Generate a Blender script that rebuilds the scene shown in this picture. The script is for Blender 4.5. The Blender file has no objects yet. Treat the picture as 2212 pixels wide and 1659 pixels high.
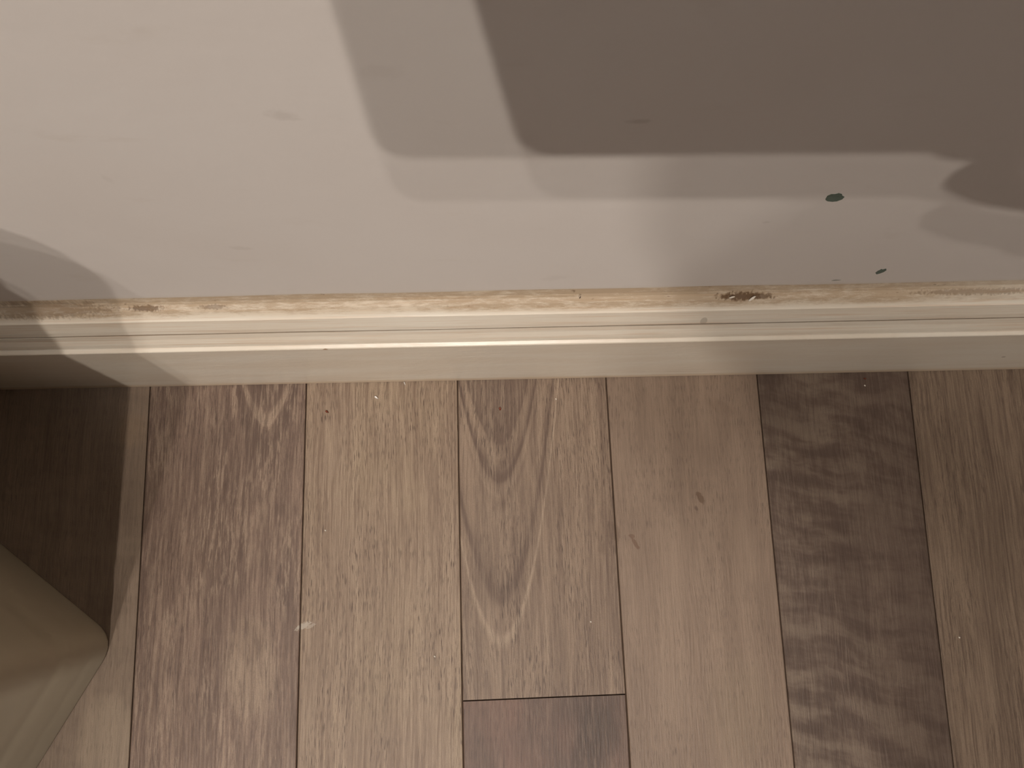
import bpy, bmesh, math, random
from mathutils import Vector, noise as mnoise
random.seed(7)
SC = bpy.context.scene
COL = SC.collection

# ------------------------------------------------------------------ camera
# world: x to the right along the wall, wall to the north (+y), floor z = 0, metres
F_PX, W_PX, H_PX = 1660.0, 2212.0, 1659.0
PITCH = math.atan(F_PX / 8590.0)
ROLL = math.radians(1.16)
CAM = Vector((0.0, 0.0, 0.5))
_U0 = Vector((0, math.cos(PITCH), math.sin(PITCH)))
FWD = Vector((0, math.sin(PITCH), -math.cos(PITCH)))
RGT = Vector((math.cos(ROLL), 0, 0)) - math.sin(ROLL) * _U0
UPV = Vector((math.sin(ROLL), 0, 0)) + math.cos(ROLL) * _U0
cd = bpy.data.cameras.new('camera')
cd.sensor_fit = 'HORIZONTAL'; cd.sensor_width = 36.0
cd.lens = 36.0 * F_PX / W_PX
cd.clip_start = 0.004; cd.clip_end = 20
cam = bpy.data.objects.new('camera', cd); COL.objects.link(cam)
from mathutils import Matrix
M = Matrix((( RGT.x, UPV.x, -FWD.x, CAM.x), (RGT.y, UPV.y, -FWD.y, CAM.y), (RGT.z, UPV.z, -FWD.z, CAM.z), (0, 0, 0, 1)))
cam.matrix_world = M
SC.camera = cam

# ------------------------------------------------------------------ world, exposure
SC.view_settings.view_transform = 'Standard'
SC.view_settings.look = 'None'
SC.view_settings.gamma = 1.0
SC.view_settings.use_curve_mapping = False
SC.view_settings.exposure = 0.10
wd = bpy.data.worlds.new('world'); SC.world = wd; wd.use_nodes = True
wd.node_tree.nodes['Background'].inputs[0].default_value = (0.02, 0.018, 0.015, 1)
wd.node_tree.nodes['Background'].inputs[1].default_value = 0.3

# four small globes of the ceiling light unit: (x, y, watts)
LAMP_Z = 2.33
LAMPS = [(-0.01, -1.60, 66.0), (-0.39, -1.60, 66.0), (-0.02, -1.40, 31.0), (-0.39, -1.40, 31.0)]
FILL_PANEL = (-0.38, -0.42, 0.50, 165.0)      # added fill light shaped as a frosted ceiling panel: x, y, side, watts
LAMP_COL = (1.0, 0.93, 0.85)
LAMP_AIM = Vector((0.02, 0.10, 0.02)); LAMP_CONE = math.radians(35)

# ------------------------------------------------------------------ measuring the place (survey of the photograph)
def ray(px, py):
    return FWD + RGT * ((px - W_PX / 2) / F_PX) - UPV * ((py - H_PX / 2) / F_PX)
def on_floor(px, py, z=0.0):
    d = ray(px, py); return CAM + d * ((z - CAM.z) / d.z)
def on_wall(px, py, y):
    d = ray(px, py); return CAM + d * ((y - CAM.y) / d.y)

YB = on_floor(1106, 820).y            # front face of the baseboard
YW = YB + 0.018                       # wall surface

# ------------------------------------------------------------------ node helper
class NT:
    def __init__(s, name, rough=0.5, spec=0.5):
        s.m = bpy.data.materials.new(name); s.m.use_nodes = True
        s.t = s.m.node_tree; s.bsdf = s.t.nodes['Principled BSDF']
        s.bsdf.inputs['Roughness'].default_value = rough
        s.bsdf.inputs['Specular IOR Level'].default_value = spec
    def n(s, k): return s.t.nodes.new(k)
    def l(s, a, b): s.t.links.new(a, b)
    def put(s, inp, v):
        if isinstance(v, E): s.l(v.o, inp)
        elif isinstance(v, bpy.types.NodeSocket): s.l(v, inp)
        else: inp.default_value = v
    def math(s, op, a, b=0.0, c=0.0, clamp=False):
        nd = s.n('ShaderNodeMath'); nd.operation = op; nd.use_clamp = clamp
        s.put(nd.inputs[0], a); s.put(nd.inputs[1], b); s.put(nd.inputs[2], c)
        return E(s, nd.outputs[0])
    def pos(s):
        g = s.n('ShaderNodeNewGeometry'); x = s.n('ShaderNodeSeparateXYZ'); s.l(g.outputs['Position'], x.inputs[0])
        return E(s, x.outputs[0]), E(s, x.outputs[1]), E(s, x.outputs[2])
    def vec(s, x, y, z=0.0):
        c = s.n('ShaderNodeCombineXYZ'); s.put(c.inputs[0], x); s.put(c.inputs[1], y); s.put(c.inputs[2], z); return c.outputs[0]
    def noise(s, x, y, z=0.0, detail=2.0, rough=0.5, dist=0.0):
        nd = s.n('ShaderNodeTexNoise'); s.l(s.vec(x, y, z), nd.inputs['Vector'])
        nd.inputs['Scale'].default_value = 1.0; nd.inputs['Detail'].default_value = detail
        nd.inputs['Roughness'].default_value = rough; nd.inputs['Distortion'].default_value = dist
        return E(s, nd.outputs[0])
    def step(s, v, a, b):                 # smoothstep a..b
        nd = s.n('ShaderNodeMapRange'); nd.interpolation_type = 'SMOOTHSTEP'
        s.put(nd.inputs['Value'], v)
        if a < b:
            nd.inputs['From Min'].default_value = a; nd.inputs['From Max'].default_value = b
            nd.inputs['To Min'].default_value = 0; nd.inputs['To Max'].default_value = 1
        else:
            nd.inputs['From Min'].default_value = b; nd.inputs['From Max'].default_value = a
            nd.inputs['To Min'].default_value = 1; nd.inputs['To Max'].default_value = 0
        return E(s, nd.outputs['Result'])
    def ramp(s, v, stops):                # value ramp
        nd = s.n('ShaderNodeValToRGB'); s.put(nd.inputs[0], v); cr = nd.color_ramp
        cr.interpolation = 'EASE'
        for i, (p, c) in enumerate(stops):
            e = cr.elements[i] if i < 2 else cr.elements.new(p)
            e.position = p; e.color = (c, c, c, 1)
        return E(s, nd.outputs[0])
    def mix(s, f, a, b):                  # colours
        nd = s.n('ShaderNodeMix'); nd.data_type = 'RGBA'; nd.clamp_factor = True
        s.put(nd.inputs[0], f)
        for i, v in ((6, a), (7, b)):
            if isinstance(v, tuple): nd.inputs[i].default_value = (*v, 1)
            else: s.l(v, nd.inputs[i])
        return nd.outputs[2]
    def bump(s, h, dist=0.001, strength=1.0):
        b = s.n('ShaderNodeBump'); b.inputs['Distance'].default_value = dist; b.inputs['Strength'].default_value = strength
        s.put(b.inputs['Height'], h); s.l(b.outputs[0], s.bsdf.inputs['Normal'])
    def color(s, c): s.put(s.bsdf.inputs['Base Color'], c if not isinstance(c, tuple) else (*c, 1))
class E:
    def __init__(s, t, o): s.t = t; s.o = o
    def __add__(s, b): return s.t.math('ADD', s, b)
    __radd__ = __add__
    def __sub__(s, b): return s.t.math('SUBTRACT', s, b)
    def __rsub__(s, b): return s.t.math('SUBTRACT', b, s)
    def __mul__(s, b): return s.t.math('MULTIPLY', s, b)
    __rmul__ = __mul__
    def __truediv__(s, b): return s.t.math('DIVIDE', s, b)
    def abs(s): return s.t.math('ABSOLUTE', s)
    def sqrt(s): return s.t.math('SQRT', s)
    def max(s, b): return s.t.math('MAXIMUM', s, b)
    def min(s, b): return s.t.math('MINIMUM', s, b)

def blotch(t, a, b, ca, cb, ra, rb, ang=0.0, wob=0.35, wscale=400.0, soft=0.35):
    """irregular elliptical mark centred on (ca, cb) in the surface's own metres"""
    c, s_ = math.cos(ang), math.sin(ang)
    da = a - ca; db = b - cb
    u = (da * c + db * s_) / ra; v = (db * c - da * s_) / rb
    r = (u * u + v * v).sqrt() + (t.noise(a * wscale, b * wscale, ca * 900, detail=3) - 0.5) * (wob * 2)
    return t.step(r, 1.0 + soft / 2, 1.0 - soft / 2)

# ------------------------------------------------------------------ mesh helpers
def link(name, me, mat=None, parent=None):
    o = bpy.data.objects.new(name, me); COL.objects.link(o)
    if mat is not None: me.materials.append(mat)
    if parent is not None: o.parent = parent
    return o
def mesh(name, V, Fc, mat=None, parent=None, smooth=False):
    me = bpy.data.meshes.new(name); me.from_pydata([tuple(v) for v in V], [], Fc); me.update()
    bm = bmesh.new(); bm.from_mesh(me); bmesh.ops.recalc_face_normals(bm, faces=bm.faces); bm.to_mesh(me); bm.free()
    if smooth:
        for p in me.polygons: p.use_smooth = True
    return link(name, me, mat, parent)
def box(name, a, b, mat, parent=None):
    x0, y0, z0 = a; x1, y1, z1 = b
    V = [(x, y, z) for z in (z0, z1) for y in (y0, y1) for x in (x0, x1)]
    Fc = [(0, 2, 3, 1), (4, 5, 7, 6), (0, 1, 5, 4), (2, 6, 7, 3), (0, 4, 6, 2), (1, 3, 7, 5)]
    return mesh(name, V, Fc, mat, parent)
def thing(name, label, cat, loc=(0, 0, 0), group=None):
    o = bpy.data.objects.new(name, None); COL.objects.link(o); o.location = loc; o.empty_display_size = 0.05
    tag(o, label, cat, group); return o
def tag(o, label, cat, group=None):
    o['label'] = label; o['category'] = cat
    if group: o['group'] = group
def rel(o, root):
    o.parent = root; o.matrix_parent_inverse = Matrix.Translation(-Vector(root.location))

# ------------------------------------------------------------------ skirting profile (y depth, z height), read off the front view
def zrow(py, y, px=1120): return on_wall(px, py, y).z
PROF = [(YB, 0.0008), (YB, 0.03), (YB, zrow(746.0, YB))]
z1 = PROF[-1][1]
PROF += [(YB + 0.0004, z1 + 0.0006), (YB + 0.0021, z1 + 0.0015), (YB + 0.0040, z1 + 0.0012), (YB + 0.0042, z1 + 0.0028)]      # bright fillet, then a sunk quirk
PROF += [(YB + 0.0026, zrow(734, YB + 0.0026)), (YB + 0.0034, zrow(728, YB + 0.0034)), (YB + 0.0050, zrow(718, YB + 0.0050)), (YB + 0.0060, zrow(710.0, YB + 0.0060))]
z2 = PROF[-1][1]
PROF += [(YB + 0.0078, z2 - 0.0004), (YB + 0.0078, z2 + 0.0014), (YB + 0.0060, zrow(707.0, YB + 0.0060)),
         (YB + 0.0068, zrow(700, YB + 0.0068)), (YB + 0.0084, zrow(688, YB + 0.0084)), (YB + 0.0094, zrow(680, YB + 0.0094)), (YB + 0.0102, zrow(676, YB + 0.0102)), (YB + 0.0114, zrow(669.5, YB + 0.0114)),
         (YB + 0.0138, zrow(656, YB + 0.0138)), (YB + 0.0162, zrow(643.5, YB + 0.0162)), (YB + 0.0172, zrow(637, YB + 0.0172)), (YB + 0.0179, zrow(629, YB + 0.0179)), (YB + 0.0182, zrow(622, YB + 0.0182))]
ZJ = zrow(634, YW)

# ------------------------------------------------------------------ materials: painted surfaces
def wall_material():
    t = NT('wall_paint', 0.55, 0.35); x, y, z = t.pos()
    cl = t.noise(x * 9, z * 9, y * 9, detail=3)
    c = t.mix(t.step(cl, 0.3, 0.7), (0.630, 0.574, 0.537), (0.648, 0.597, 0.563))
    sm = t.noise(x * 28, z * 60, 3.3, detail=4, rough=0.6)
    c = t.mix(t.step(sm, 0.60, 0.78) * 0.16, c, (0.46, 0.38, 0.31))
    # grubby tide just above the skirting
    zt = 0.0
    lowm = t.step(z + (t.noise(x * 40, 0.0, 0.0, detail=3) - 0.5) * 0.006, ZJ + 0.010, ZJ - 0.001)
    c = t.mix(lowm * 0.6, c, (0.50, 0.41, 0.30))
    for (px, py, ra, rb, an, k) in ((612, 250, .0040, .0022, -.4, .28), (1380, 262, .0030, .0012, 0, .45), (520, 536, .004, .002, -.3, .22),
                                    (822, 155, .005, .003, 0, .12), (1655, 480, .0015, .001, 0, .3), (230, 386, .0012, .003, 0, .12), (1200, 600, .006, .003, .3, .12)):
        P = on_wall(px, py, YW)
        c = t.mix(blotch(t, x, z, P.x, P.z, ra, rb, an, 0.8, 420, 1.2) * (k * 0.55), c, (0.25, 0.20, 0.16))
    t.color(c)
    h = t.noise(x * 170, z * 170, y * 170, detail=3, rough=0.55) * 0.5 + t.noise(x * 35, z * 35, y * 35, detail=2) * 1.2
    t.bump(h, 0.0007, 0.22)
    return t.m
def skirting_material():
    t = NT('skirting_enamel', 0.34, 0.5); x, y, z = t.pos()
    c = t.mix(t.step(t.noise(x * 12, y * 20, z * 60, detail=3), 0.35, 0.7), (0.69, 0.605, 0.50), (0.73, 0.665, 0.57))
    # pinkish / yellowish grime streaks along the beads
    gr = t.noise(x * 16, z * 900, y * 500, detail=4, rough=0.6)
    beads = t.step(z, 0.094, 0.098)
    c = t.mix(t.step(gr, 0.48, 0.70) * beads * 0.55, c, (0.60, 0.43, 0.30))
    # groove shade painted as dark colour into the two quirks
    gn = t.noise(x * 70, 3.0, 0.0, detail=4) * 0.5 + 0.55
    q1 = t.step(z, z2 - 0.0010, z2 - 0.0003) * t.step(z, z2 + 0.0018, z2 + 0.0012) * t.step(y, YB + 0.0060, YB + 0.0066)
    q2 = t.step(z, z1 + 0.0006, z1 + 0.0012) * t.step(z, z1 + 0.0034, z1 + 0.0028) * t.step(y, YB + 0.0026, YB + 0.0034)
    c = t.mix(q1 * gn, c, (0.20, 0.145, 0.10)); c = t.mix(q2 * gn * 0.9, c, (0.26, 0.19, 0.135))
    # dirt caught on the sloping cap
    cap = t.step(y, YB + 0.0102, YB + 0.0124)
    d1 = t.noise(x * 120, y * 650, z * 260, detail=6, rough=0.75)
    d2 = t.noise(x * 9, y * 60, 7.0, detail=2)
    xs = t.step(x, -0.30, -0.22) * t.step(x, 0.30, 0.17) * 0.75 + 0.25
    along = t.step(y + (d2 - 0.5) * 0.006, YB + 0.010, YB + 0.0165)
    dirt = t.step(d1 + (d2 - 0.5) * 0.5 + along * 0.16, 0.44, 0.72)
    c = t.mix(cap * xs * 0.45, c, (0.54, 0.42, 0.29))
    c = t.mix(dirt * cap * xs * 0.62, c, (0.33, 0.22, 0.125))
    dk = t.step(t.noise(x * 210, y * 500, z * 300, detail=3, rough=0.6), 0.66, 0.76)
    c = t.mix(dk * cap * 0.7, c, (0.13, 0.07, 0.035))
    # pale scratches through the dirt
    sc = t.step(t.noise(x * 25, y * 1500, 2.0, detail=2), 0.64, 0.70)
    c = t.mix(sc * cap * t.step(x, -0.12, -0.02) * t.step(x, 0.13, 0.06) * 0.6, c, (0.66, 0.56, 0.43))
    # worn dark gouge near the peeling flake
    for (px, py, ra, rb, k) in ((1598, 643, .010, .0016, .9), (1640, 642, .0065, .0011, .8), (1608, 633, .005, .001, .55), (1565, 643, .003, .001, .7),
                                (292, 651, .008, .0012, .75), (450, 655, .006, .001, .5), (2130, 622, .03, .0012, .45), (60, 656, .03, .003, .45)):
        P = on_wall(px, py, YB + 0.015)
        m = blotch(t, x, y, P.x, YB + 0.015, ra, rb, 0, 1.1, 800, 0.7)
        c = t.mix(m * k, c, (0.12, 0.065, 0.03))
    P = on_wall(1860, 660, YB + 0.008)
    c = t.mix(blotch(t, x, z, P.x, P.z, .0009, .0016, 0.3, .2) * 0.95 * t.step(y, YB + 0.0100, YB + 0.0095), c, (0.05, 0.02, 0.01))
    P = on_wall(1521, 704, YB + 0.004)
    c = t.mix(blotch(t, x, z, P.x, P.z, .0018, .0032, 0.1, .15, 300, .2) * 0.38, c, (0.22, 0.18, 0.14))
    P = on_wall(703, 755, YB)
    c = t.mix(blotch(t, x, z, P.x, P.z, .0015, .0009, 0, .4) * 0.8, c, (0.25, 0.12, 0.04))
    P = on_wall(2168, 771, YB)
    c = t.mix(blotch(t, x, z, P.x, P.z, .001, .0012, 0, .4) * 0.8, c, (0.12, 0.07, 0.04))
    # yellowed line where the mop leaves its mark at the foot
    ft = t.step(z + (t.noise(x * 30, 0.0, 5.0, detail=4) - 0.5) * 0.008, 0.011, 0.0015)
    c = t.mix(ft * 0.6, c, (0.50, 0.34, 0.19))
    fs = t.step(t.noise(x * 14, z * 500, 1.0, detail=4), 0.56, 0.66) * t.step(z, 0.03, 0.012)
    c = t.mix(fs * 0.35, c, (0.42, 0.30, 0.20))
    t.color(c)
    t.bump(t.noise(x * 120, y * 300, z * 300, detail=2) + dirt * cap * 0.6, 0.0003, 0.5)
    return t.m
def plain(name, c, rough=0.5, spec=0.5, metal=0.0, bump=None):
    t = NT(name, rough, spec); x, y, z = t.pos()
    n_ = t.noise(x * 25, y * 25, z * 25, detail=3)
    t.color(t.mix(n_, tuple(v * 0.94 for v in c), tuple(min(1, v * 1.05) for v in c)))
    t.bsdf.inputs['Metallic'].default_value = metal
    if bump: t.bump(t.noise(x * bump[0], y * bump[0], z * bump[0], detail=2), bump[1])
    return t.m

X0, X1 = -1.05, 1.25          # room
Y0, Y1 = -2.10, YW
ZC = 2.40
M_WALL = wall_material(); M_SKIRT = skirting_material()
M_CEIL = plain('ceiling_paint', (0.72, 0.69, 0.64), 0.8, 0.2)
M_PLAINWALL = plain('side_wall_paint', (0.64, 0.63, 0.61), 0.6, 0.3, bump=(150, 0.0003))
M_PLAINSKIRT = plain('side_skirting_enamel', (0.62, 0.56, 0.48), 0.35, 0.5)

# ------------------------------------------------------------------ structure
def structure(o): o['kind'] = 'structure'; return o
wall_back = structure(box('wall_back', (X0 - 0.1, YW, -0.02), (X1 + 0.1, YW + 0.1, ZC), M_WALL))
structure(box('wall_left', (X0 - 0.1, Y0, -0.02), (X0, YW, ZC), M_PLAINWALL))
structure(box('wall_right', (X1, Y0, -0.02), (X1 + 0.1, YW, ZC), M_PLAINWALL))
structure(box('wall_front', (X0 - 0.1, Y0 - 0.1, -0.02), (X1 + 0.1, Y0, ZC), M_PLAINWALL))
structure(box('ceiling', (X0 - 0.1, Y0 - 0.1, ZC), (X1 + 0.1, YW + 0.1, ZC + 0.06), M_CEIL))

def skirting(name, mat, xa, xb, nseg=60):
    V, Fc = [], []
    pr = PROF + [(YB + 0.022, PROF[-1][1]), (YB + 0.022, 0.0008)]
    n = len(pr)
    for i in range(nseg + 1):
        x = xa + (xb - xa) * i / nseg
        for k, (y, z) in enumerate(pr):
            w = 0.0
            if 3 <= k < n - 2: w = 0.00018 * mnoise.noise(Vector((x * 14, k * 1.7, 0)))
            V.append((x, y + w, z + w))
    for i in range(nseg):
        for k in range(n):
            a = i * n + k; b = i * n + (k + 1) % n
            Fc.append((a, b, b + n, a + n))
    Fc.append(tuple(range(n))); Fc.append(tuple(nseg * n + k for k in range(n)))
    return mesh(name, V, Fc, mat)
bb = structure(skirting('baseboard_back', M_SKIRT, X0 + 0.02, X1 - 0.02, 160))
def side_skirt(name, a, b): return structure(box(name, a, b, M_PLAINSKIRT))
side_skirt('baseboard_left', (X0, Y0, 0.001), (X0 + 0.018, YB - 0.001, 0.12))
side_skirt('baseboard_right', (X1 - 0.018, Y0, 0.001), (X1, YB - 0.001, 0.12))
side_skirt('baseboard_front', (X0 + 0.019, Y0, 0.001), (X1 - 0.019, Y0 + 0.018, 0.12))

# ------------------------------------------------------------------ floor: vinyl planks, each one a piece of its own
M_JOINT = plain('joint_underlay', (0.055, 0.035, 0.024), 0.8, 0.1)  # dark underlay showing in the plank gaps
floor = structure(box('floor', (X0 - 0.1, Y0 - 0.1, -0.03), (X1 + 0.1, YW + 0.1, -0.0012), M_JOINT))

def wood(name, base, dark, light, u0, seed, streak=0.5, fleck=0.5, lfleck=0.0, mott=0.4, cath=None, figure=0.0, extras=None, tint=None, spread=0.0):
    """embossed vinyl oak print. u runs across the plank, v along it (towards the wall)."""
    t = NT(name, 0.50, 0.36); x, y, z = t.pos()
    u = x - u0; v = y
    # slow wander of the grain
    wob = (t.noise(u * 14, v * 7, seed, detail=2) - 0.5) * 0.010
    us = u + wob
    broad = t.noise(us * 55, v * 5, seed + 3, detail=3, rough=0.6)
    c = t.mix(t.step(broad, 0.38, 0.62), base, tuple(b * 0.55 + d * 0.45 for b, d in zip(base, dark)))
    mo = t.noise(u * 30, v * 16, seed + 9, detail=4, rough=0.6)
    c = t.mix(t.step(mo, 0.44, 0.62) * mott, c, tuple(b * 0.45 + d * 0.55 for b, d in zip(base, dark)))
    if tint:
        c = t.mix(t.step(t.noise(u * 18, v * 9, seed + 31, detail=3), 0.42, 0.66) * 0.7, c, tint)
    if cath:
        cx, k, tilt, y0_, y1_, stops, amt = cath
        du = u - (cx - u0)
        arc = (v - y0_) - du * du * k + du * tilt + (t.noise(u * 70, v * 24, seed + 5, detail=3) - 0.5) * 0.007
        val = t.ramp(arc / (y1_ - y0_), stops)
        c = t.mix(t.step(val, 0.5, 0.0) * amt, c, dark)
        c = t.mix(t.step(val, 0.5, 1.0) * amt, c, light)
    if figure:
        wv = v + (t.noise(u * 18, v * 12, seed + 12, detail=2) - 0.5) * 0.022 + u * 0.22
        fg = t.noise(u * 26, wv * 75, seed + 13, detail=3, rough=0.6) + (t.noise(us * 260, v * 45, seed + 15, detail=3) - 0.5) * 0.22
        msk = t.step(t.noise(u * 16, v * 10, seed + 17, detail=2), 0.36, 0.62)
        edge = t.step(u, 0.045, -0.035) * 0.7 + 0.35
        c = t.mix(t.step(fg, 0.42, 0.66) * figure * edge * (msk * 0.6 + 0.4), c, light)
        c = t.mix(t.step(fg, 0.52, 0.34) * figure * 0.75, c, dark)
    for ex in [e for e in (extras or []) if e[2] >= 0.008]:
        px, py, ra, rb, an, kk, cc = ex[:7]
        P = on_floor(px, py)
        soft = ex[7] if len(ex) > 7 else 0.4; wb = ex[8] if len(ex) > 8 else 0.5
        c = t.mix(blotch(t, x, y, P.x, P.y, ra, rb, an, wb, ex[9] if len(ex) > 9 else 420, soft) * kk, c, cc)
    ms = t.noise(us * 210, v * 9, seed + 81, detail=4, rough=0.7)
    c = t.mix(t.step(ms, 0.50, 0.68) * streak * 0.9, c, dark)
    c = t.mix(t.step(ms, 0.48, 0.34) * streak * 0.55, c, light)
    st = t.noise(us * 850, v * 24, seed + 21, detail=3, rough=0.65)
    c = t.mix(t.step(st, 0.50, 0.66) * streak, c, dark)
    c = t.mix(t.step(st, 0.49, 0.36) * streak * 0.7, c, light)
    if lfleck:
        lf = t.noise(us * 620, v * 70, seed + 41, detail=3, rough=0.6)
        lm = t.step(t.noise(u * 45, v * 14, seed + 43, detail=2), 0.35, 0.62)
        c = t.mix(t.step(lf, 0.50, 0.62) * lfleck * lm, c, light)
        c = t.mix(t.step(lf, 0.46, 0.34) * lfleck * 0.8, c, dark)
    pores = t.noise(us * 2500, v * 125, seed + 51, detail=1)
    pm = t.step(t.noise(u * 50, v * 18, seed + 53, detail=2), 0.35, 0.6)
    pc = t.step(pores, 0.57, 0.66) * fleck * (pm * 0.75 + 0.25)
    c = t.mix(pc, c, tuple(d * 0.6 for d in dark))
    if spread: pass
    gr = t.noise(u * 2600, v * 2600, seed + 61, detail=1)
    c = t.mix(t.step(gr, 0.42, 0.66) * 0.22, c, tuple(d * 0.7 for d in dark))
    for ex in [e for e in (extras or []) if e[2] < 0.008]:
        px, py, ra, rb, an, kk, cc = ex[:7]
        P = on_floor(px, py)
        soft = ex[7] if len(ex) > 7 else 0.4; wb = ex[8] if len(ex) > 8 else 0.5
        c = t.mix(blotch(t, x, y, P.x, P.y, ra, rb, an, wb, ex[9] if len(ex) > 9 else 420, soft) * kk, c, cc)
    hs = t.n('ShaderNodeHueSaturation'); hs.inputs['Value'].default_value = 0.93; t.l(c, hs.inputs['Color']); c = hs.outputs[0]
    t.color(c)
    t.bump(t.noise(us * 900, v * 60, seed + 71, detail=2) + t.noise(u * 2200, v * 2200, seed, detail=1) * 0.35, 0.00028, 0.7)
    t.put(t.bsdf.inputs['Roughness'], t.noise(u * 900, v * 900, seed, detail=2) * 0.25 + 0.38)
    return t.m

SEAMS_PX = [((324, 838), (278, 1659)), ((662, 829), (640, 1659)), ((988, 822), (1001, 1659)),
            ((1309, 816), (1362, 1659)), ((1635, 809), (1717, 1659)), ((1961, 803), (2060, 1659))]
YE = YB + 0.006
def seam_line(a, b):
    A, B = on_floor(*a), on_floor(*b)
    s = (B.x - A.x) / (B.y - A.y)
    return A.x, A.y, s
SE = [seam_line(a, b) for a, b in SEAMS_PX]
def seam_x(i, y):
    """x of seam i at depth y; beyond the ones in view they carry on at the same pitch and slope"""
    if 0 <= i < 6:
        xa, ya, s = SE[i]
        yy = max(y, -0.16)
        return xa + s * (yy - ya) + (-0.0104) * (y - yy)
    k = i if i < 0 else i - 5
    xa, ya, s = SE[0] if i < 0 else SE[5]
    base = xa + k * 0.1003
    return base - 0.0104 * (y - ya)
GAP = 0.00040
def plank(i, ya, yb, mat):
    """plank between seams i-1 and i from depth ya (near the viewer) to yb (towards the wall)"""
    n = 6; V, Fc = [], []
    for k in range(n + 1):
        y = ya + (yb - ya) * k / n
        xl = seam_x(i - 1, y) + GAP; xr = seam_x(i, y) - GAP
        xl = max(xl, X0); xr = min(xr, X1)
        e = 0.0
        for (x, z) in ((xl, -0.0011), (xl, -0.0003), (xl + 0.0004, 0.0), (xr - 0.0004, 0.0), (xr, -0.0003), (xr, -0.0011)):
            yy = y + (GAP if k == 0 else (-GAP if k == n else 0)) + (-0.0104 * 0)
            yy += 0.02 * (x - xl) if (k in (0, n)) else 0
            V.append((x, yy, z))
    for k in range(n):
        for j in range(5):
            a = k * 6 + j
            Fc.append((a, a + 1, a + 7, a + 6))
        Fc.append((k * 6 + 5, k * 6, k * 6 + 6, k * 6 + 11))
    Fc.append(tuple(range(6))); Fc.append(tuple(n * 6 + j for j in range(6)))
    if V[0][0] >= V[3][0]: return None
    return mesh('plank', V, Fc, mat, floor)

UM = [(seam_x(i - 1, 0) + seam_x(i, 0)) / 2 for i in range(0, 8)]
yrow = lambda px, py: on_floor(px, py).y
BR = (0.10, 0.045, 0.025)
# plank 0 (behind the bin), 1 (cathedral at the wall and a knot lower down), 2 pale straight, 3 nested arches, 4 smooth, 5 dark figured, 6 streaky
M_P = {}
M_P[0] = wood('wood_behind_bin', (0.275, 0.200, 0.145), (0.140, 0.098, 0.070), (0.30, 0.225, 0.16), UM[0], 11.0, 0.35, 0.4, 0.15, 0.5, figure=0.25,
              extras=[(232, 1605, .018, .026, 0.0, .6, (0.34, 0.26, 0.185), .5, .25, 60), (285, 1180, .012, .006, 0.1, .35, (0.32, 0.245, 0.175), .6, .3, 200), (285, 930, .010, .010, 0, .25, (0.36, 0.24, 0.14), .8, .3, 90)])
M_P[1] = wood('wood_knotted', (0.250, 0.168, 0.125), (0.115, 0.073, 0.055), (0.40, 0.295, 0.215), UM[1], 23.5, 0.50, 0.6, 0.62, 0.6,
              cath=(on_floor(573, 900).x, 105.0, 0.0, yrow(573, 1060), yrow(573, 830), [(0.0, .5), (0.16, .5), (0.22, .30), (0.40, .12), (0.56, .22), (0.62, .85), (0.70, .80), (0.76, .2), (1.0, .1)], 0.9),
              extras=[(540, 1440, .016, .028, 0.1, .60, (0.37, 0.275, 0.195), .6, .25, 120), (538, 1385, .010, .012, 0, .35, (0.19, 0.125, 0.088), .6, .2, 200), (440, 1480, .012, .03, 0, .3, (0.17, 0.11, 0.08), .9, .3, 80),
                      (655, 1352, .0048, .0016, 0.45, .8, (0.45, 0.40, 0.33), .5, .9, 900)])
M_P[2] = wood('wood_pale', (0.325, 0.238, 0.170), (0.190, 0.124, 0.086), (0.43, 0.32, 0.225), UM[2], 37.2, 0.70, 0.9, 0.15, 0.7, tint=(0.335, 0.25, 0.165),
              extras=[(655, 1352, .0048, .0016, 0.45, .7, (0.47, 0.41, 0.34), .5, .9, 900), (672, 1352, .003, .001, 0.45, .45, (0.47, 0.41, 0.34), .5, .9, 900)])
M_P[3] = wood('wood_arched', (0.295, 0.210, 0.150), (0.120, 0.076, 0.056), (0.43, 0.325, 0.235), UM[3], 41.7, 0.40, 0.8, 0.0, 0.25,
              cath=(on_floor(1078, 1050).x, 100.0, 0.0, yrow(1078, 1450), yrow(1078, 820),
                    [(0.0, .5), (0.05, .5), (0.10, .85), (0.135, .46), (0.19, .38), (0.245, .05), (0.31, .34), (0.40, .52), (0.52, .62), (0.555, .36), (0.58, .66), (0.605, .62), (0.64, .02), (0.68, .30), (0.72, .62), (0.755, .45), (0.775, .10), (0.86, .20), (1.0, .16)], 0.85),
              extras=[(1322, 1148, .0035, .006, 0, .45, (0.13, 0.085, 0.06), .8, .6, 500), (1300, 1185, .0022, .0035, 0, .35, (0.13, 0.085, 0.06), .8, .6, 500)])
M_P[4] = wood('wood_smooth', (0.295, 0.212, 0.155), (0.185, 0.126, 0.092), (0.385, 0.275, 0.198), UM[4], 59.1, 0.28, 0.6, 0.0, 0.75,
              extras=[(1513, 1075, .0018, .0042, 0.5, .7, (0.12, 0.07, 0.04), .4, .5, 700), (1504, 1098, .0010, .0016, 0.3, .6, (0.11, 0.07, 0.05), .4, .5, 700),
                      (1365, 1158, .0020, .0012, -.3, .6, (0.14, 0.075, 0.045), .4, .5, 700), (1373, 1175, .0012, .0042, 0.5, .65, (0.14, 0.075, 0.045), .4, .5, 700), (1332, 1155, .0022, .0055, 0, .4, (0.14, 0.09, 0.06), .7, .6, 500),
                      (1560, 880, .012, .004, -.5, .25, (0.18, 0.115, 0.08), .9, .4, 150), (1600, 1540, .02, .03, 0, .35, (0.24, 0.18, 0.12), .9, .3, 60)])
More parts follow.
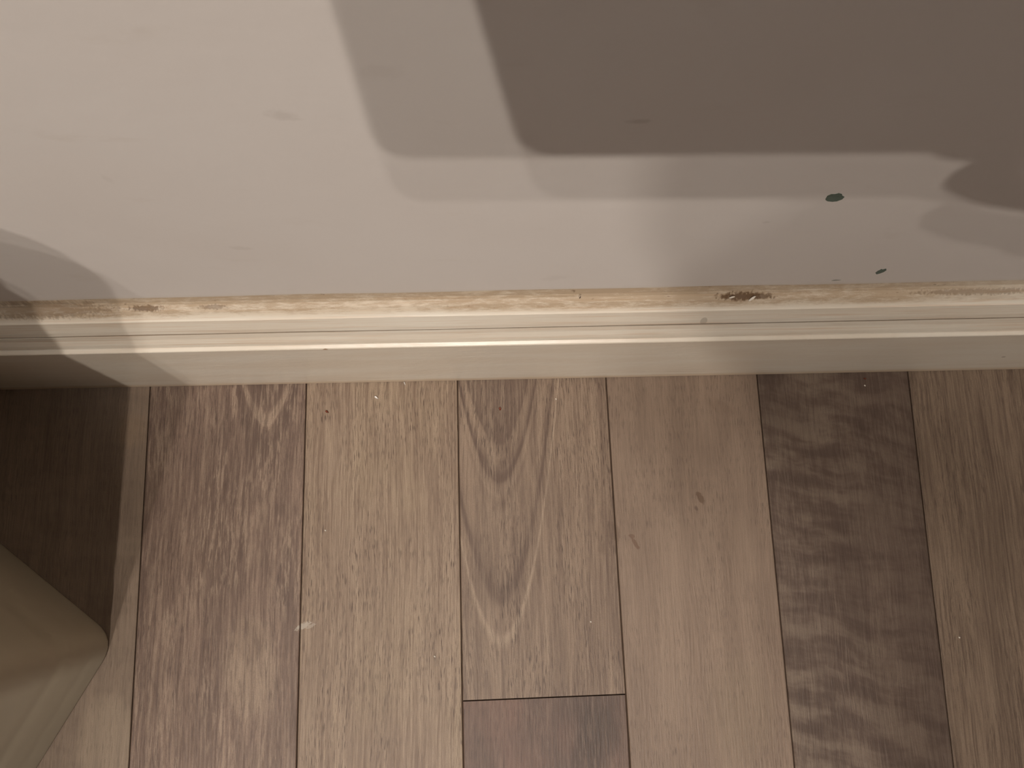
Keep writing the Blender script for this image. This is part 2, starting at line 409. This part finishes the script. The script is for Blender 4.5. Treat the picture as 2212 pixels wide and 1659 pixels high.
M_P[5] = wood('wood_figured', (0.150, 0.102, 0.076), (0.078, 0.049, 0.037), (0.250, 0.188, 0.140), UM[5], 67.9, 0.25, 0.35, 0.22, 0.35, figure=0.8)
M_P[6] = wood('wood_streaky', (0.255, 0.182, 0.128), (0.115, 0.076, 0.054), (0.33, 0.245, 0.175), UM[6], 83.3, 0.6, 0.55, 0.0, 0.4)
M_BUTT = wood('wood_mottled', (0.160, 0.105, 0.080), (0.070, 0.045, 0.035), (0.28, 0.195, 0.145), UM[3], 97.0, 0.30, 0.4, 0.30, 0.7, tint=(0.24, 0.135, 0.10),
              extras=[(1290, 1600, .014, .022, -.25, .6, (0.07, 0.047, 0.036), .7, .3, 80)])
GEN = [wood('wood_other', (0.27, 0.19, 0.135), (0.13, 0.085, 0.06), (0.37, 0.27, 0.19), 0.3, 105.0, 0.4, 0.5, 0.2, 0.5),
       wood('wood_other_dark', (0.19, 0.13, 0.092), (0.09, 0.06, 0.042), (0.29, 0.21, 0.15), 0.3, 111.0, 0.4, 0.4, 0.2, 0.5, figure=0.4),
       wood('wood_other_pale', (0.33, 0.235, 0.165), (0.18, 0.12, 0.085), (0.42, 0.31, 0.22), 0.3, 117.0, 0.4, 0.5, 0.1, 0.4)]
yj = on_floor(1176, 1507).y
for i in range(-9, 17):
    if i == 3:
        cuts = [YE, yj - 0.001, yj - 0.001 - 0.92, Y0]
        mats = [M_P[3], M_BUTT, GEN[0]]
    elif 0 <= i <= 6:
        off = [0.62, 0.35, 0.78, 0, 0.44, 0.66, 0.30][i]
        cuts = [YE, -0.16 - off, -0.16 - off - 0.92, Y0]; mats = [M_P[i], random.choice(GEN), random.choice(GEN)]
    else:
        off = random.uniform(0.1, 0.8)
        cuts = [YE, -off, -off - 0.92, Y0]; mats = [random.choice(GEN) for _ in range(3)]
    cuts = [c for k, c in enumerate(cuts) if k == 0 or c > Y0 + 0.05] + ([Y0] if cuts[-1] <= Y0 + 0.05 else [])
    for k in range(len(cuts) - 1):
        plank(i, cuts[k + 1], cuts[k], mats[k])

# ------------------------------------------------------------------ chips in the wall paint, showing the old green coat
M_GREEN = plain('old_green_paint', (0.105, 0.130, 0.105), 0.7, 0.2, bump=(900, 0.0002))
M_RIM = plain('chipped_paint_edge', (0.50, 0.46, 0.41), 0.6, 0.3)
def chip(name, pts, label):
    P = [on_wall(px, py, YW) for px, py in pts]
    c = sum(P, Vector()) / len(P); n = len(P)
    V = [p + Vector((0, 0.0, 0)) for p in P] + [Vector((p.x, YW - 0.00018, p.z)) for p in P] + [Vector((c.x + (p.x - c.x) * 0.86, YW - 0.00012, c.z + (p.z - c.z) * 0.86)) for p in P] + [Vector((c.x, YW - 0.00010, c.z))]
    Fc = []
    for k in range(n):
        j = (k + 1) % n
        Fc += [(k, j, n + j, n + k), (n + k, n + j, 2 * n + j, 2 * n + k), (2 * n + k, 2 * n + j, 3 * n)]
    o = mesh(name, V, Fc, M_GREEN, wall_back); o['label'] = label
    return o
chip('paint_chip', [(1783, 430), (1787, 423), (1796, 419), (1804, 419), (1812, 417), (1819, 419), (1819, 422), (1824, 425), (1819, 430), (1808, 434), (1798, 435), (1788, 434), (1784, 432)], 'larger dark green chip in the pale wall paint')
chip('paint_chip', [(1891, 589), (1896, 585), (1901, 583), (1903, 581), (1907, 582), (1914, 580), (1915, 583), (1909, 587), (1901, 590), (1893, 592)], 'smaller grey green chip just above the baseboard')
o = chip('scuff_mark', [(1796, 606), (1800, 604.5), (1806, 603.5), (1811, 604), (1817, 604.5), (1810, 605.5), (1803, 606)], 'faint grey scuff above the baseboard')
o.data.materials.clear(); o.data.materials.append(plain('scuff_grey', (0.30, 0.28, 0.25), 0.6, 0.3))

# peeling curl of paint on top of the skirting
M_FLAKE = plain('peeled_paint', (0.66, 0.60, 0.52), 0.5, 0.4)
def curl(name, px, py, y, L, Wd, lift, ang, mat, parent, label=None):
    P = on_wall(px, py, y); V, Fc = [], []
    n = 7
    for k in range(n):
        s = k / (n - 1); w = Wd * (0.35 + 0.65 * math.sin(math.pi * min(1, s * 0.8 + 0.15)))
        h = lift * math.sin(s * 2.2); a = (s - 0.5) * L
        for side in (-1, 1):
            for th in (0, 0.00015):
                V.append(P + Vector((a * math.cos(ang) + side * w * -math.sin(ang), (a * math.sin(ang) + side * w * math.cos(ang)) * 0.6, h + th + (a * math.sin(ang)) * 0.25)))
    for k in range(n - 1):
        a = k * 4; b = a + 4
        Fc += [(a, a + 2, b + 2, b), (a + 1, b + 1, b + 3, a + 3), (a, b, b + 1, a + 1), (a + 2, a + 3, b + 3, b + 2)]
    Fc += [(0, 1, 3, 2), ((n - 1) * 4, (n - 1) * 4 + 2, (n - 1) * 4 + 3, (n - 1) * 4 + 1)]
    o = mesh(name, V, Fc, mat, parent)
    if label: o['label'] = label
    return o
curl('paint_flake', 1624, 646, YB + 0.0135, 0.0042, 0.0007, 0.0014, 0.85, M_FLAKE, bb, 'curled flake of cream paint peeling off the top edge')
curl('paint_flake', 1581, 643, YB + 0.0140, 0.0026, 0.0006, 0.0008, 0.3, M_FLAKE, bb)
curl('paint_flake', 1253, 643, YB + 0.0145, 0.0014, 0.0003, 0.0007, 1.2, plain('dark_fleck', (0.07, 0.045, 0.03), 0.7), bb)

# ------------------------------------------------------------------ crumbs on the planks
def crumb(name, px, py, pts, h, mat, label, group=None):
    P = on_floor(px, py); n = len(pts); s = 0.0003
    V = [(P.x + a * s, P.y - b * s, 0.00005) for a, b in pts] + [(P.x + a * s * 0.7, P.y - b * s * 0.7, h * (0.8 + 0.4 * random.random())) for a, b in pts]
    Fc = [tuple(range(n)), tuple(range(n, 2 * n))] + [(k, (k + 1) % n, n + (k + 1) % n, n + k) for k in range(n)]
    c = Vector((P.x, P.y, 0)); V = [Vector(v) - c for v in V]
    o = mesh(name, V, Fc, mat); o.location = c
    tag(o, label, 'crumb', group); return o
M_WHITE = plain('white_crumb', (0.95, 0.93, 0.90), 0.4); M_RED = plain('red_brown_crumb', (0.16, 0.035, 0.015), 0.6)
crumb('paint_crumb', 813, 859, [(-5, -2), (-1, -4), (3, 0), (5, 3), (0, 2)], 0.0012, M_WHITE, 'bright white diamond-shaped chip on the pale plank')
crumb('paint_crumb', 874, 828, [(-2, -4), (0, -3), (2, 3), (1, 4), (-1, 0)], 0.0010, M_WHITE, 'thin white sliver right against the baseboard')
crumb('debris_speck', 706, 889, [(-4, -2), (0, -3), (3, 0), (5, 3), (0, 3), (-3, 1)], 0.0010, M_RED, 'reddish brown speck on the pale plank')
crumb('debris_speck', 1080, 883, [(-3, -2), (0, -4), (3, -1), (2, 3), (-1, 4)], 0.0012, M_RED, 'reddish brown speck on the arched-grain plank')
crumb('debris_speck', 1868, 818, [(-4, -1), (0, -2), (4, 0), (1, 2)], 0.0008, M_RED, 'tiny dark speck on the dark plank close to the baseboard')
M_PALE = plain('pale_grit', (0.75, 0.70, 0.62), 0.4)
for (px, py, where) in ((1868, 833, 'on the dark plank near the baseboard'), (703, 1146, 'on the pale plank, halfway down its left side'), (1201, 862, 'on the arched-grain plank near the baseboard'),
                        (939, 1418, 'low on the pale plank'), (1276, 1343, 'low on the arched-grain plank by its right seam'), (2072, 1377, 'on the streaky plank at the far right')):
    crumb('grit_grain', px, py, [(-2, -1), (0, -2), (2, 0), (1, 2), (-1, 1)], 0.0005, M_PALE, 'tiny pale grain of grit ' + where, 'grit on the floor')

# ------------------------------------------------------------------ plastic bin, lower left
M_BIN = plain('cream_plastic', (0.40, 0.35, 0.26), 0.38, 0.5)
K = on_floor(232, 1390)
eA0, eA1 = on_floor(0, 1183), on_floor(190, 1340)
eB0, eB1 = on_floor(70, 1659), on_floor(208, 1438)
def isect(p, d, q, e):
    den = d.x * e.y - d.y * e.x
    s = ((q.x - p.x) * e.y - (q.y - p.y) * e.x) / den
    return p + d * s
dA = (eA0 - eA1).normalized(); dB = (eB0 - eB1).normalized()
KC = isect(eA1, dA, eB1, dB)
FLARE = 0.120
bin_ctr = KC + dA * 0.125 + dB * 0.125
root_bin = thing('plastic_bin', 'cream plastic bin with a rounded corner standing on the dark planks at lower left', 'bin', (bin_ctr.x, bin_ctr.y, 0.0))
def ring(size, rad, z, nc=8):
    """rounded parallelogram whose right-hand corner is the one in view"""
    a = 0.1275 + size
    cs = [bin_ctr - dA * a - dB * a, bin_ctr - dA * a + dB * a, bin_ctr + dA * a + dB * a, bin_ctr + dA * a - dB * a]
    out = []
    for k in range(4):
        c = cs[k]; p = (cs[k - 1] - c).normalized(); q = (cs[(k + 1) % 4] - c).normalized()
        A_, B_ = c + p * rad, c + q * rad
        for j in range(nc + 1):
            s = j / nc
            pt = A_ * (1 - s) ** 2 + c * (2 * s * (1 - s)) + B_ * s ** 2
            out.append(Vector((pt.x - bin_ctr.x, pt.y - bin_ctr.y, z)))
    return out
def loft(name, rings, mat, parent, cap0=True, cap1=True):
    n = len(rings[0]); V = [v for r_ in rings for v in r_]; Fc = []
    for i in range(len(rings) - 1):
        for k in range(n):
            j = (k + 1) % n
            Fc.append((i * n + k, i * n + j, (i + 1) * n + j, (i + 1) * n + k))
    if cap0: Fc.append(tuple(range(n)))
    if cap1: Fc.append(tuple((len(rings) - 1) * n + k for k in range(n)))
    return mesh(name, V, Fc, mat, parent, smooth=True)
def bsize(z):
    g = -0.0003 * math.exp(-((z - 0.026) / 0.006) ** 2) - 0.0006 * math.exp(-((z - 0.066) / 0.007) ** 2)
    return FLARE * 0.75 * z + g
prof = [0.0004, 0.0012, 0.003] + [0.006 + 0.004 * k for k in range(26)] + [0.13 + 0.03 * k for k in range(10)]
rings = [ring(-0.0012, 0.016, 0.0002)] + [ring(bsize(z) - (0.0008 if z < 0.001 else 0), 0.016 + 0.03 * z, z) for z in prof]
zt = prof[-1]
loft('body', rings, M_BIN, root_bin, True, True)
loft('lid', [ring(bsize(zt) + 0.001, 0.034, zt + 0.0005), ring(bsize(zt) + 0.006, 0.038, zt + 0.001), ring(bsize(zt) + 0.006, 0.038, zt + 0.018), ring(bsize(zt) + 0.001, 0.038, zt + 0.024), ring(-0.02, 0.03, zt + 0.032)], M_BIN, root_bin)

# ------------------------------------------------------------------ ceiling light unit (out of frame, lights the room)
M_HOUS = plain('white_lamp_housing', (0.8, 0.78, 0.74), 0.4)
root_l = thing('ceiling_light', 'white ceiling light unit with four small globes', 'lamp', (-0.2, -1.5, ZC))
def part(name, V, Fc, mat, root):
    o = mesh(name, [Vector(v) - Vector(root.location) for v in V], Fc, mat, root); return o
def cyl(name, c, r0, r1, z0, z1, mat, root, n=24):
    V = [(c[0] + r0 * math.cos(2 * math.pi * k / n), c[1] + r0 * math.sin(2 * math.pi * k / n), z0) for k in range(n)] + \
        [(c[0] + r1 * math.cos(2 * math.pi * k / n), c[1] + r1 * math.sin(2 * math.pi * k / n), z1) for k in range(n)]
    Fc = [(k, (k + 1) % n, n + (k + 1) % n, n + k) for k in range(n)] + [tuple(range(n)), tuple(range(n, 2 * n))]
    return part(name, V, Fc, mat, root)
V = [(x, y, z) for z in (ZC - 0.03, ZC - 0.0005) for y in (-1.70, -1.30) for x in (-0.50, 0.10)]
part('housing', V, [(0, 2, 3, 1), (4, 5, 7, 6), (0, 1, 5, 4), (2, 6, 7, 3), (0, 4, 6, 2), (1, 3, 7, 5)], M_HOUS, root_l)
tg = NT('lit_globe'); tg.color((0.9, 0.85, 0.8)); tg.bsdf.inputs['Emission Color'].default_value = (1, .86, .72, 1); tg.bsdf.inputs['Emission Strength'].default_value = 3
for (x, y, w) in LAMPS:
    cyl('globe', (x, y), 0.018, 0.022, LAMP_Z + 0.022, ZC - 0.029, tg.m, root_l)
    ld = bpy.data.lights.new('globe_light', 'SPOT'); ld.spot_size = LAMP_CONE; ld.spot_blend = 1.0; ld.energy = w; ld.color = LAMP_COL; ld.shadow_soft_size = 0.016
    lo = bpy.data.objects.new('globe_light', ld); COL.objects.link(lo); lo.parent = root_l
    lo.location = Vector((x, y, LAMP_Z)) - Vector(root_l.location)
    lo.rotation_euler = (LAMP_AIM - Vector((x, y, LAMP_Z))).to_track_quat('-Z', 'Y').to_euler()

root_q = thing('fill_light_panel', 'added fill light, an unseen square glowing panel on the ceiling', 'lamp', (FILL_PANEL[0], FILL_PANEL[1], ZC))  # unseen panel added as soft fill to lift the shadows
px_, py_, ps_ = FILL_PANEL[0], FILL_PANEL[1], FILL_PANEL[2] / 2
def bxp(name, a, b, mat, root):
    V = [(x, y, z) for z in (a[2], b[2]) for y in (a[1], b[1]) for x in (a[0], b[0])]
    return part(name, V, [(0, 2, 3, 1), (4, 5, 7, 6), (0, 1, 5, 4), (2, 6, 7, 3), (0, 4, 6, 2), (1, 3, 7, 5)], mat, root)
for a, b in (((-1, -1), (1, -.93)), ((-1, .93), (1, 1)), ((-1, -.93), (-.93, .93)), ((.93, -.93), (1, .93))):
    bxp('frame', (px_ + a[0] * ps_, py_ + a[1] * ps_, ZC - 0.02), (px_ + b[0] * ps_, py_ + b[1] * ps_, ZC - 0.0005), M_HOUS, root_q)
td = NT('fill_diffuser'); td.color((0.85, 0.83, 0.8)); td.bsdf.inputs['Emission Color'].default_value = (1, .93, .86, 1); td.bsdf.inputs['Emission Strength'].default_value = FILL_PANEL[3] * 0.12
bxp('fill_emitter', (px_ - ps_ * .93, py_ - ps_ * .93, ZC - 0.014), (px_ + ps_ * .93, py_ + ps_ * .93, ZC - 0.008), td.m, root_q)

# ------------------------------------------------------------------ the phone that takes the picture (its shadow falls on the wall)
def cam_space(a, b, c): return CAM + RGT * a + UPV * b - FWD * c     # right, up, behind the lens
M_PHONE = plain('phone_case_black', (0.03, 0.03, 0.035), 0.4); M_GLASS = plain('phone_glass', (0.01, 0.01, 0.012), 0.1)
pc = cam_space(0.0435, -0.0225, 0.006)
root_p = thing('phone', 'black phone held level above the floor, casting the shadow', 'phone', tuple(pc))
def slab(name, x0, x1, y0, y1, z0, z1, rad, mat, root, bev=0.0012):
    def rr(ins, z):
        out = []
        for (cx, cy, a0) in ((x1 - rad, y1 - rad, 0), (x0 + rad, y1 - rad, 90), (x0 + rad, y0 + rad, 180), (x1 - rad, y0 + rad, 270)):
            for k in range(7):
                a = math.radians(a0 + 15 * k); out.append(cam_space(cx + (rad - ins) * math.cos(a), cy + (rad - ins) * math.sin(a), z) - Vector(root.location))
        return out
    return loft(name, [rr(bev, z0), rr(0, z0 + bev), rr(0, z1 - bev), rr(bev, z1)], mat, root)
PX0, PX1, PY0, PY1 = -0.0365, 0.124, -0.0655, 0.015
slab('case', PX0, PX1, PY0, PY1, 0.0025, 0.0115, 0.010, M_PHONE, root_p)
slab('screen', PX0 + .003, PX1 - .003, PY0 + .003, PY1 - .003, 0.0112, 0.0122, 0.008, M_GLASS, root_p, 0.0003)

# ------------------------------------------------------------------ the person holding it, bending over at the right behind the camera
M_SKIN = plain('skin', (0.42, 0.25, 0.18), 0.5); M_SHIRT = plain('grey_jumper', (0.10, 0.10, 0.11), 0.9, 0.1); M_TROUS = plain('dark_trousers', (0.035, 0.04, 0.055), 0.9, 0.1)
M_HAIR = plain('brown_hair', (0.04, 0.025, 0.015), 0.7); M_SHOE = plain('black_shoe', (0.02, 0.02, 0.02), 0.5)
root_h = thing('person', 'person in dark clothes bending forward and holding the phone', 'person', (0.42, -0.92, 0.0))
OFF = Vector(root_h.location)
def skinned(name, chains, mat, sub=2):
    """chains: lists of (point, radius); a point given as an int refers to an earlier vertex"""
    V, R_, Ed = [], [], []
    for ch in chains:
        prev = None
        for it in ch:
            if isinstance(it, int): idx = it
            else:
                V.append(Vector(it[0]) - OFF); R_.append(it[1]); idx = len(V) - 1
            if prev is not None: Ed.append((prev, idx))
            prev = idx
    me = bpy.data.meshes.new(name); me.from_pydata([tuple(v) for v in V], Ed, []); me.update()
    o = link(name, me, mat, root_h)
    sk = o.modifiers.new('skin', 'SKIN'); sk.use_smooth_shade = True
    for k, sv in enumerate(me.skin_vertices[0].data):
        r_ = R_[k]; sv.radius = r_ if isinstance(r_, tuple) else (r_, r_); sv.use_root = (k == 0)
    sb = o.modifiers.new('sub', 'SUBSURF'); sb.levels = sub; sb.render_levels = sub
    return o
HIP, CHEST, NECK, HEAD = (0.45, -1.02, 0.62), (0.36, -0.76, 0.92), (0.30, -0.64, 1.14), (0.27, -0.55, 1.25)
SHL, ELL, WRL = (0.052, -0.62, 1.24), (0.180, -0.60, 0.88), (0.27, -0.56, 0.60)
SHR, ELR = (0.50, -0.64, 1.05), (0.45, -0.34, 0.78)
cs = lambda a, b, c: tuple(cam_space(a, b, c))
WRR = cs(0.206, -0.104, 0.010)
P_ = lambda a, r_: (a, r_)
body = skinned('body', [
    [P_(HIP, .115), P_((0.42, -0.92, 0.76), .12), P_(CHEST, .135), P_(NECK, .055), P_(HEAD, (.078, .09)), P_((0.25, -0.50, 1.36), .07)],      # 0..5
    [2, P_(SHL, .050), P_(ELL, .042), P_(WRL, .027), P_((0.285, -0.545, 0.545), (.034, .018))],                                             # 6..9
    [2, P_(SHR, .062), P_(ELR, .042), P_(WRR, .027), P_(cs(0.172, -0.064, 0.000), .031)],
    [13, P_(cs(0.150, -0.084, -0.003), .021), P_(cs(0.130, -0.084, -0.008), .016)], [13, P_(cs(0.151, -0.040, -0.001), .023), P_(cs(0.149, -0.008, -0.002), .020)], [13, P_(cs(0.154, -0.066, -0.002), .024), P_(cs(0.138, -0.080, -0.012), .013)],                                           # 10..13
    [0, P_((0.32, -0.66, 0.52), .068), P_((0.33, -0.93, 0.10), .040), P_((0.32, -0.80, 0.035), (.045, .03))],
    [0, P_((0.62, -0.68, 0.52), .068), P_((0.60, -0.95, 0.10), .040), P_((0.61, -0.82, 0.035), (.045, .03))]], M_SKIN)
def finger(name, pts, r0): return skinned(name, [[P_(p, r0 * (1 - 0.10 * k)) for k, p in enumerate(pts)]], M_SKIN, 2)
finger('index_finger', [cs(.152, -.034, .000), cs(.128, -.020, -.010), cs(.102, -.016, -.011), cs(.080, -.015, -.007)], .0088)
finger('middle_finger', [cs(.154, -.048, -.002), cs(.130, -.038, -.013), cs(.102, -.034, -.013), cs(.076, -.033, -.007)], .0090)
finger('ring_finger', [cs(.156, -.064, -.002), cs(.132, -.058, -.012), cs(.106, -.055, -.012), cs(.082, -.054, -.007)], .0086)
finger('little_finger', [cs(.158, -.082, -.004), cs(.136, -.080, -.010), cs(.114, -.076, -.009), cs(.094, -.070, -.003)], .0105)
finger('thumb', [cs(.172, -.078, .010), cs(.146, -.066, .022), cs(.120, -.050, .024), cs(.094, -.040, .0205)], .0100)
for k, (dx, L_) in enumerate(((-.030, .070), (-.011, .078), (.009, .072), (.027, .058))):
    finger('resting_finger', [(0.285 + dx, -0.545, 0.545), (0.287 + dx * 1.1, -0.525, 0.545 - L_ * .4), (0.290 + dx * 1.1, -0.535, 0.545 - L_ * .75), (0.292 + dx * 1.1, -0.548, 0.545 - L_)], .0085)
finger('resting_thumb', [(0.262, -0.56, 0.575), (0.245, -0.545, 0.548), (0.243, -0.545, 0.52), (0.245, -0.55, 0.50)], .0095)
skinned('jumper', [[P_((0.455, -1.03, 0.60), .15), P_((0.42, -0.92, 0.76), .155), P_(CHEST, .165), P_((0.315, -0.66, 1.09), .085)],
                   [2, P_(SHL, .078), P_(ELL, .056), P_((0.262, -0.562, 0.615), .040)], [2, P_(SHR, .078), P_(ELR, .056), P_(cs(0.222, -0.118, 0.016), .036)]], M_SHIRT)
skinned('trousers', [[P_((0.44, -0.99, 0.70), .135), P_(HIP, .150), P_((0.31, -0.65, 0.525), .082), P_((0.33, -0.92, 0.13), .058)], [1, P_((0.62, -0.67, 0.525), .082), P_((0.60, -0.94, 0.13), .058)]], M_TROUS)
for xx in (0.325, 0.605):
    skinned('shoe', [[P_((xx, -0.98, 0.045), (.042, .042)), P_((xx, -0.88, 0.042), (.045, .038)), P_((xx, -0.76, 0.032), (.045, .029)), P_((xx, -0.72, 0.027), (.034, .024))]], M_SHOE)
skinned('hair', [[P_((0.285, -0.60, 1.235), .078), P_((0.275, -0.585, 1.30), .098), P_((0.265, -0.555, 1.37), .080)]], M_HAIR)
skinned('nose', [[P_((0.262, -0.455, 1.275), .011), P_((0.262, -0.440, 1.262), .014)]], M_SKIN)
for dx in (-.03, .03):
    skinned('eye', [[P_((0.258 + dx, -0.474, 1.298), .011), P_((0.258 + dx, -0.468, 1.298), .010)]], plain('eye_white', (0.7, 0.68, 0.65), 0.3))
    skinned('ear', [[P_((0.262 + dx * 2.8, -0.545, 1.29), .014), P_((0.262 + dx * 2.8, -0.55, 1.255), .010)]], M_SKIN)
skinned('mouth', [[P_((0.240, -0.462, 1.232), .007), P_((0.262, -0.455, 1.230), .009), P_((0.284, -0.462, 1.232), .007)]], plain('lips', (0.35, 0.13, 0.11), 0.5))
